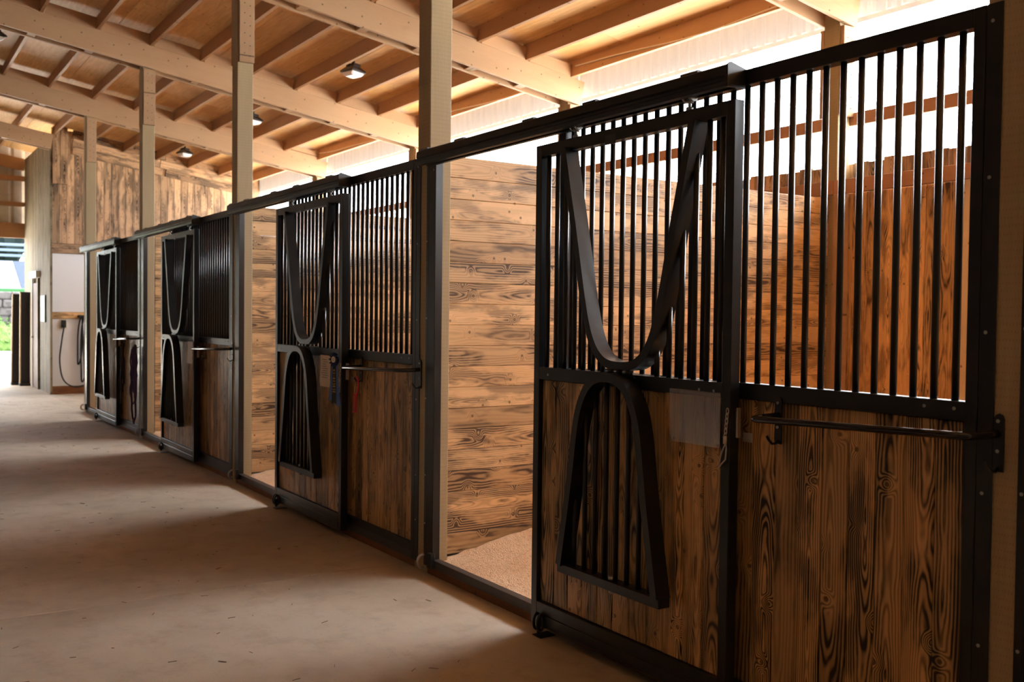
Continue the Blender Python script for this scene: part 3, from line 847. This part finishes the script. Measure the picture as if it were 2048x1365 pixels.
for i, (a, b, c, d) in enumerate(((-.50, 1.45, .55, -.58), (-.55, 1.48, .22, -.66), (-.60, 1.44, .18, -.74))):
    link('hose_loop', hose([Vector((-.07-.02*i, (a+d)/2+(a-d)/2*cos(t)*(1+.3*sin(2*t))-.03*sin(t), (b+c)/2+(b-c)/2*sin(t))) for t in [k*2*pi/30 for k in range(31)]]), ho)
link('hose_hanger', box(.09, .16, .05, M_RUB, .01), ho, (-.05, -.58, 1.45))

# ------------------------------------------------------------------ tack room wall, door, exit gable
wt = struct('wall_tack_room')
x = XE+.03; stp = (X1-.06-x)/27
for k in range(27):
    xm = x+stp/2
    if 19.60 < xm < 20.44: B('board', x+.001, x+stp-.002, -.075, -.05, 2.30, gtop(0)-.02, M_GREY, wt, .003)
    else: B('board', x+.001, x+stp-.002, -.075, -.05, 0, gtop(0)-.02, M_GREY, wt, .003)
    x += stp
B('backing', XE+.13, X1, -.12, -.076, 0, 4.7, M_GREY, wt)
d1 = struct('door_1')
B('door_leaf', 19.66, 20.36, -.062, -.03, .01, 2.10, M_DOORW, d1)
B('door_frame', 19.58, 19.65, -.062, -.012, 0, 2.19, M_GREY, d1); B('door_frame', 20.37, 20.44, -.062, -.012, 0, 2.19, M_WHITE, d1)
B('door_header', 19.50, 20.50, -.062, .03, 2.20, 2.33, M_WHITE, d1)
B('door_handle', 20.27, 20.30, -.03, .015, 1.0, 1.03, M_CAST, d1)
wb = empty('notice_board', (19.04, -.048, 1.59)); tag(wb, 'pale green notice board on the tack room wall beside the brown door', 'board')
link('panel', box(.54, .02, .50, M_MINT, .002), wb, (0, .014, 0)); link('frame', box(.56, .02, .52, M_RUB, .002), wb, (0, .010, 0))
def lean(name, lab, x, y, L, h, mat, tilt, th=.045):
    r = empty(name, (x, y, 0), (tilt, 0, 0)); tag(r, lab, 'panel')
    link('sheet', box(L, th, h, mat, .003), r, (0, 0, h/2+.03)); 
    link('edge_strip', box(L, .022, h, M_PALE, .002), r, (0, th/2+.012, h/2+.03)); link('foot', box(.22, th+.05, .05, M_RUB, .004), r, (0, 0, .025))
    return r
lean('leaning_panel', 'dark narrow panel leaning in the exit doorway, outermost of the two', 21.1, .19, .07, 1.86, M_DARKP, radians(1.0), .17)
lean('leaning_panel', 'dark narrow panel leaning beside the brown tack room door', 20.75, .068, .07, 1.90, M_DARKP, radians(.3), .17)
pp = link('plywood_offcut', box(.16, .03, 1.9, M_PALE, .002), None, (20.53, -.030, .95)); tag(pp, 'pale upright board leaning on the wall left of the brown door', 'board')

wg = struct('wall_gable')
def gable(x, open_y0, open_y1, oz, sgn):
    # ribbed siding with a big opening
    def sheet(y0, y1, z0f, z1f):
        bm = bmesh.new(); n = int((y1-y0)/.05); pr = None
        for i in range(n+1):
            yy = y0+(y1-y0)*i/n; xx = x+(.018 if i % 5 == 0 else 0)
            a = bm.verts.new((xx, yy, z0f)); b = bm.verts.new((xx, yy, z1f(yy)))
            if pr: bm.faces.new((pr[0], a, b, pr[1]))
            pr = (a, b)
        link('siding_sheet', bm_mesh(bm, 'siding', M_SIDING), wg)
    top = lambda yy: gtop(yy)+.19
    yy = open_y0
    while yy < open_y1-.01:
        sheet(yy, min(yy+.92, open_y1), oz, top); yy += .92
    sheet(open_y1, YW, -.1, top)
    if open_y0 > -4: sheet(-4.0, open_y0, -.1, top)
gable(X1+.06, -.06, 3.0, 3.15, 1)
for z0, z1 in ((3.10, 3.42), (3.78, 3.87), (4.32, 4.43)): board_y('girt', X1+.02, .04, -.06, YW, z0, z1, M_FIRD, wg)
m = Matrix((Vector((0, 0, 1)), Vector((1, 0, 0)), Vector((0, 1, 0)))).transposed()
o = link('rake_beam', box(.26, .05, (YW+.06)/cos(SA), M_FIRD, .003), wg, (X1-.02, (YW-.06)/2, gtop((YW-.06)/2)-.13)); o.rotation_euler = (Matrix.Rotation(SA, 3, 'X') @ m).to_euler()
B('jamb_post', X1-.02, X1+.05, 3.0, 3.14, 0, 3.4, M_FIR, wg)
# far side wall and near end wall of the aisle
wl = struct('wall_left')
x = X0
while x < X1:
    B('board', x+.002, min(x+.30, X1)-.002, YW, YW+.03, -.1, gtop(YW)+.18, M_DIM, wl, .003); x += .30
wn = struct('wall_near')
y = -4.0
while y < YW:
    y2 = min(y+.3, YW)
    B('board', X0-.03, X0, y+.002, y2-.002, -.1, gtop(y2)+.15, M_DIM, wn, .003)
    y = y2

# stall row continuing towards the camera, outside the frame: only its steel cover and dividing wall
nb = empty('neighbour_stall_front', (-W, 0, 0)); tag(nb, 'black steel stall front continuing past the right edge of the picture', 'stall front')
B('opening_jamb', 3.42, 3.503, -.05, 0, .045, ZT1-.02, M_STEEL, nb); B('cover_strip', 3.503, 3.531, -.0055, 0, .045, ZT1, M_STEEL, nb, .001)
for z in (.30, .592, 1.056, 1.54, 2.0, 2.45): screw(nb, 3.516, z)
B('sill', -1.2, 3.42, -.05, 0, .045, .095, M_SILL, nb)
k = 0
xx = -1.2
while xx < 3.40:
    B('board', xx+.001, xx+.128, -.042, -.02, .096, 2.45, M_FRONT, nb); xx += .13
board_x('top_rail', -1.2, 3.42, -.025, .05, 2.455, 2.51, M_STEEL, nb)

# ------------------------------------------------------------------ outside, beyond the exit
hl = struct('hill'); 
bm = bmesh.new(); g = []
for i in range(9):
    for j in range(9):
        x = 47+i*9; y = -42+j*10; g.append(bm.verts.new((x, y, 1.2+.085*(x-47)+.5*sin(j*1.3))))
for i in range(8):
    for j in range(8):
        a = i*9+j; bm.faces.new((g[a], g[a+9], g[a+10], g[a+1]))
link('grass_slope', bm_mesh(bm, 'slope', M_GRASS), hl)
rw = empty('retaining_wall', (43, 0, 0)); tag(rw, 'grey stone retaining wall far outside the exit', 'wall')
rnd = random.Random(2)
for r_ in range(7):
    y = -14+rnd.random()*.5
    while y < 9:
        l = rnd.uniform(.5, .9); link('stone', box(.4, round(l, 1)-.03, .31, M_STONE, .04), rw, (rnd.uniform(-.04, .04), y+l/2, .16+.33*r_)); y += round(l, 1)
hb = empty('outbuilding', (46, 0, 0)); tag(hb, 'low outbuilding with grey shingle roof and bright green eave trim', 'building')
def slab_roof(y0, y1, mat):
    bm = bmesh.new(); box_into(bm, (0, 0, 0), (3.2, y1-y0, .12), .01, Matrix.Rotation(-radians(24), 3, 'Y'))
    return bm_mesh(bm, 'roof', mat)
link('roof', slab_roof(-2.74, 5, M_ROOFG), hb, (.2, 1.13, 3.05)); link('roof_patch', slab_roof(-7, -2.75, M_ROOFD), hb, (.2, -4.87, 3.05))
link('eave_trim', box(.12, 12, .16, M_TRIMG, .01), hb, (-1.35, -1, 2.38)); link('wall', box(2.2, 12, 2.2, M_STONE, .02), hb, (.6, -1, 1.15))
fe = empty('paddock_fence', (70, 0, 0)); tag(fe, 'pale rail fence along the hillside outside the exit', 'fence')
for z in (5.1, 5.45, 5.8): link('rail', box(.06, 50, .17, M_FENCE, .01), fe, (0, -6, z))
for k in range(20): link('fence_post', box(.14, .14, 1.9, M_FENCE, .01), fe, (.1, -30+2.4*k, 5.0))
def blob(seed, rx, ry, rz, mat, sub=3):
    bm = bmesh.new(); bmesh.ops.create_icosphere(bm, subdivisions=sub, radius=1); rn = random.Random(seed)
    from mathutils import noise
    for v in bm.verts:
        n = noise.noise(v.co*2.3+Vector((seed, 0, 0)))*.35+noise.noise(v.co*7+Vector((0, seed, 0)))*.22
        v.co = Vector((v.co.x*rx, v.co.y*ry, v.co.z*rz))*(1+n)
    return bm_mesh(bm, 'foliage', mat)
def leafy(seed, n, rx, ry, rz, mat):
    bm = bmesh.new(); rn = random.Random(seed)
    for i in range(n):
        u = rn.uniform(-1, 1); a = rn.uniform(0, 2*pi); q = math.sqrt(1-u*u); k = rn.uniform(.6, 1.05)
        c = Vector((q*cos(a)*rx*k, q*sin(a)*ry*k, abs(u)*rz*k)); s = rn.uniform(.05, .11)
        e = Euler((rn.uniform(0, 6), rn.uniform(0, 6), rn.uniform(0, 6))).to_matrix()
        vs = [bm.verts.new(c+e @ Vector(p)*s) for p in ((-1, 0, 0), (0, -.45, .1), (1, 0, 0), (0, .45, .1))]; bm.faces.new(vs)
    return bm_mesh(bm, 'leaves', mat)
slab_names = ['at the left picture edge', 'beside the dark leaning panel', 'behind the leaning panels', 'left of the doorway view', 'farthest right']
for i, (y, h) in enumerate(((-1.3, 1.35), (-3.3, 1.25), (-5.3, 1.2), (.7, 1.4), (2.7, 1.3))):
    s = empty('shrub', (40.6+.3*(i % 2), y, -.02)); tag(s, 'green leafy shrub in front of the stone wall '+slab_names[i], 'shrub', 'shrubs outside the exit')
    link('foliage', blob(i+1, .6, .75, h*.8, M_LEAF, 2), s, (0, 0, .1)); link('leaves', leafy(i+5, 700, .75, .9, h, M_LEAF), s)
    link('stem', cyl(.04, .5, M_DOORW, 6), s, (0, 0, .2))
for i in range(3):
    s = empty('conifer', (92, -15.5+9.5*i, 4)); tag(s, 'dark tree standing behind the far paddock fence, '+['behind the stall row', 'in line with the exit', 'nearest the aisle side'][i], 'tree', 'dark trees behind the far fence')
    link('trunk', cyl(.3, 4, M_DOORW, 8), s, (0, 0, 1)); link('crown', blob(i+20, 3.2, 3.5, 6, M_DLEAF, 3), s, (0, 0, 6))

# straw and shavings scraps on the aisle floor
bm = bmesh.new(); rn = random.Random(12)
for i in range(420):
    x = rn.uniform(-1, 17); y = rn.uniform(.05, 3.4)**1.0; a = rn.uniform(0, pi); l = rn.uniform(.006, .022)
    box_into(bm, (x, y, .002), (l*2, rn.uniform(.002, .005), .002), 0, Matrix.Rotation(a, 3, 'Z'))
o = link('straw_scraps', bm_mesh(bm, 'straw', plain('straw', (.22, .15, .08), .9))); tag(o, 'scattered scraps of straw on the concrete aisle', 'straw', kind='stuff')
